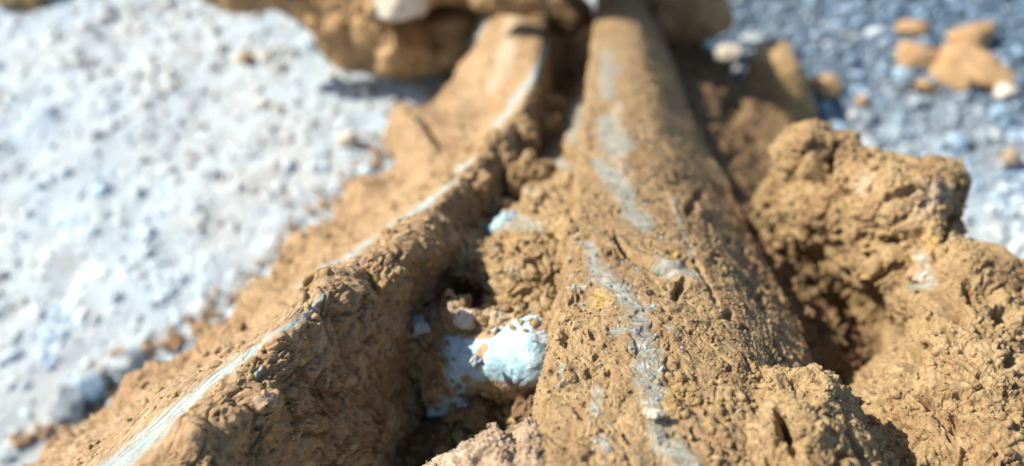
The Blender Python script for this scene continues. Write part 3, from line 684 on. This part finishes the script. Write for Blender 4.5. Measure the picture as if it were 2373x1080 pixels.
bedded('stone', 'pale grey stone set in a hollow of the right clay heap', 2135, 635, .236, (.0055, .0045, .004), 415, CREAM_STONE, [[(2140,650,22)]])

# ------------------------------------------------------------------ loose clods and pebbles on the gravel
gc = 'clods of the cluster on the gravel'
for (px, py, s, sd, lb) in [
  (2130, 128, (.021, .017, .009), 501, 'left clay clod of the upper right cluster, shaped like a leaf'),
  (2225, 150, (.025, .024, .011), 502, 'middle clay clod of the upper right cluster, the broadest'),
  (2285, 155, (.022, .022, .009), 503, 'rounded right-hand clay clod of the upper right cluster'),
  (2262, 82, (.022, .014, .009), 504, 'top right clay clod of the upper right cluster, long and narrow'),
  (2112, 68, (.013, .011, .008), 505, 'small lone clay clod above the upper right cluster'),
  (2145, 198, (.010, .007, .006), 506, 'small clay chip below the left side of the upper right cluster')]:
    clod('clay_clod', lb, px, py, None, s, sd, CLAY_ORANGE, 4, 10, .7, onground=True, group=gc)
clod('clay_clod', 'large cream-brown clod on the gravel beside the dark shaded clay', 1795, 205, None, (.030, .034, .028), 510, CLAY, 5, 10, .6, onground=True)
clod('clay_clod', 'small orange clod on the gravel just right of the large cream one', 1905, 195, None, (.013, .009, .009), 511, CLAY_ORANGE, 4, 10, .7, onground=True, tilt=-.5)
clod('clay_clod', 'tiny orange clod between the cream clod and the upper right cluster', 1995, 235, None, (.006, .006, .005), 512, CLAY_ORANGE, 4, 10, .7, onground=True)
clod('clay_clod', 'small pinkish clod on the gravel at the right edge above the heap', 2340, 365, None, (.008, .007, .007), 514, CLAY_PINK, 4, 10, .7, onground=True)
clod('clay_clod', 'small dark clod alone on the bright gravel at the upper left', 572, 135, None, (.007, .006, .004), 515, CLAY, 4, 10, .7, onground=True)
for (px, py, s, sd, mt, lb) in [
  (1690, 128, (.010, .009, .007), 520, CREAM_STONE, 'whitish pebble on shaded gravel below the squared clod'),
  (2092, 176, (.008, .006, .006), 521, BLUE_STONE, 'pale blue pebble directly left of the cluster of clods'),
  (155, 930, (.012, .012, .009), 523, GREY_STONE, 'dark grey stone on the gravel at the lower left'),
  (215, 890, (.010, .009, .007), 524, BLUE_STONE, 'bluish stone above the dark grey one at the lower left'),
  (300, 835, (.010, .008, .008), 525, GREY_STONE, 'olive-grey stone against the clay at the lower left'),
  (2330, 215, (.011, .008, .006), 526, CREAM_STONE, 'flat pale stone at the right edge below the cluster of clods'),
  (800, 320, (.008, .008, .007), 527, CREAM_STONE, 'bright round pebble on the left gravel near the bar'),
  (1750, 90, (.013, .009, .006), 528, GREY_STONE, 'flat grey stone on the dark gravel at the top right'),
  (2310, 270, (.009, .008, .007), 529, BLUE_STONE, 'round bluish pebble near the right edge of the gravel'),
  (2220, 330, (.009, .008, .007), 530, BLUE_STONE, 'bluish pebble on the gravel just behind the right heap'),
  (1950, 300, (.010, .007, .006), 531, BLUE_STONE, 'pale pebble on the gravel behind the top of the right heap')]:
    clod('pebble', lb, px, py, None, s, sd, mt, 3, 12, .35, cat='pebble', onground=True)

# clay crumbs spilled on the gravel along the left foot of the frame
r = np.random.RandomState(91); edge = [(20,1040),(150,985),(290,850),(430,780),(540,680),(690,520),(800,425),(915,320),(1010,240),(1080,150)]
q = np.array(edge, float); q[:, 0] += 26; t = r.uniform(0, len(q)-1.001, 420); i0 = t.astype(int); f_ = (t-i0)[:, None]
xy = q[i0]*(1-f_)+q[i0+1]*f_ + np.stack([-np.abs(r.normal(0, 42, 420))+14, -np.abs(r.normal(0, 22, 420))+10], -1)
G0 = ground_at(xy[:, 0], xy[:, 1]); sz = np.clip(r.lognormal(math.log(.0017), .5, 420), .0007, .006)
G0[:, 2] = ground_h(G0[:, 0], G0[:, 1])+sz*.5
obj('clay_crumbs', scatter(G0, sz, 1, 93, CLAY_ORANGE, 'clay_crumbs', variants=12, ragged=.15), kind='stuff', label='small clay crumbs spilled on the pale gravel')

clod('clay_clod', 'curved clay lump lying across the dark upper end of the trough', 1262, 232, .470, (.0115, .006, .005), 540, CLAY, 5, 11, 1.3, tilt=-.5)
clod('clay_clod', 'small clay lump below the curved one in the dark upper trough', 1272, 292, .420, (.0085, .005, .005), 541, CLAY, 5, 11, 1.2, tilt=.2)

clod('clay_clod', 'added clay lump coloured dark as the shade in the gap between the bar ends', 1312, 18, .600, (.024, .014, .016), 545, CLAY_SHADE, 5, 11, 1.2, tilt=.1)  # dark lump added to paint the shade of the gap

def lump(label, px, py, d, size, seed, mat=CLAY):
    """ragged crumbly clay lump stuck on the frame, finely broken surface"""
    v, f = rock(5, seed, 15, 8.0); c = P(px, py, d)
    v = v*np.array(size)+c; n = vnormals(v, f); s = min(size)
    v = v+n*(0.30*s*fbm(v, s*1.0, 3, seed)+clay_relief(v, n, None, 1.0, 0.9, 0.8, seed+1, None, 0.3))[:, None]
    z = np.zeros(len(v)); me = mesh('clay_clod', v, f, mat, {k: z for k in ('worn', 'pale', 'ochre', 'scratch', 'lu', 'ls')})
    o = obj('clay_clod', me, label=label, category='clod'); centre_origin(o); return o
for a in [
  ('ragged crumbly clod on the crest of the left bar where its pale line breaks off', 765, 672, .205, (.0085, .0075, .0055), 601),
  ('knobbly clod on the crest of the left bar below the broken pale line', 655, 812, .182, (.0050, .0050, .0035), 602),
  ('pale knob of clay low on the right side of the left bar', 620, 925, .163, (.0024, .0022, .0020), 603, CLAY_PINK),
  ('lumpy clod on the left bar beside the upper trough, in sunlight', 1155, 372, .330, (.013, .012, .009), 604),
  ('small clod on the left bar just below the lumpy sunlit one', 1090, 432, .295, (.009, .008, .006), 605),
  ('upper of two clods on the left bar facing the middle of the trough', 955, 575, .232, (.009, .008, .006), 606),
  ('lower of two clods on the left bar facing the middle of the trough', 890, 640, .212, (.007, .006, .005), 607),
  ('squat clod high on the left bar next to the dark gap', 1205, 300, .360, (.010, .009, .008), 608),
  ('clod in the trough directly above the large white stone', 1200, 672, .236, (.0075, .0060, .0050), 609),
  ('rounded clod in the middle of the trough left of the right bar', 1160, 612, .248, (.0085, .0075, .0055), 610),
  ('clod wedged between the small blue-white stone and the right bar', 1292, 520, .262, (.0065, .0060, .0050), 611),
  ('clod at the head of the lit trough below the black hollow', 1240, 408, .318, (.012, .010, .008), 612),
  ('brown clod under the lower edge of the large white stone', 1120, 960, .225, (.0085, .0060, .0055), 613, CLAY_BROWN_SHADE),
  ('small dark brown clod at the lower right corner of the large white stone', 1240, 955, .209, (.0050, .0045, .0040), 614, CLAY_BROWN_SHADE),
  ('blocky clod standing on top of the right clay heap', 1865, 345, .286, (.0105, .0085, .0085), 615),
  ('smaller clod standing right of the blocky one on the right clay heap', 1950, 338, .292, (.0058, .0050, .0060), 616)]:
    lump(*a)
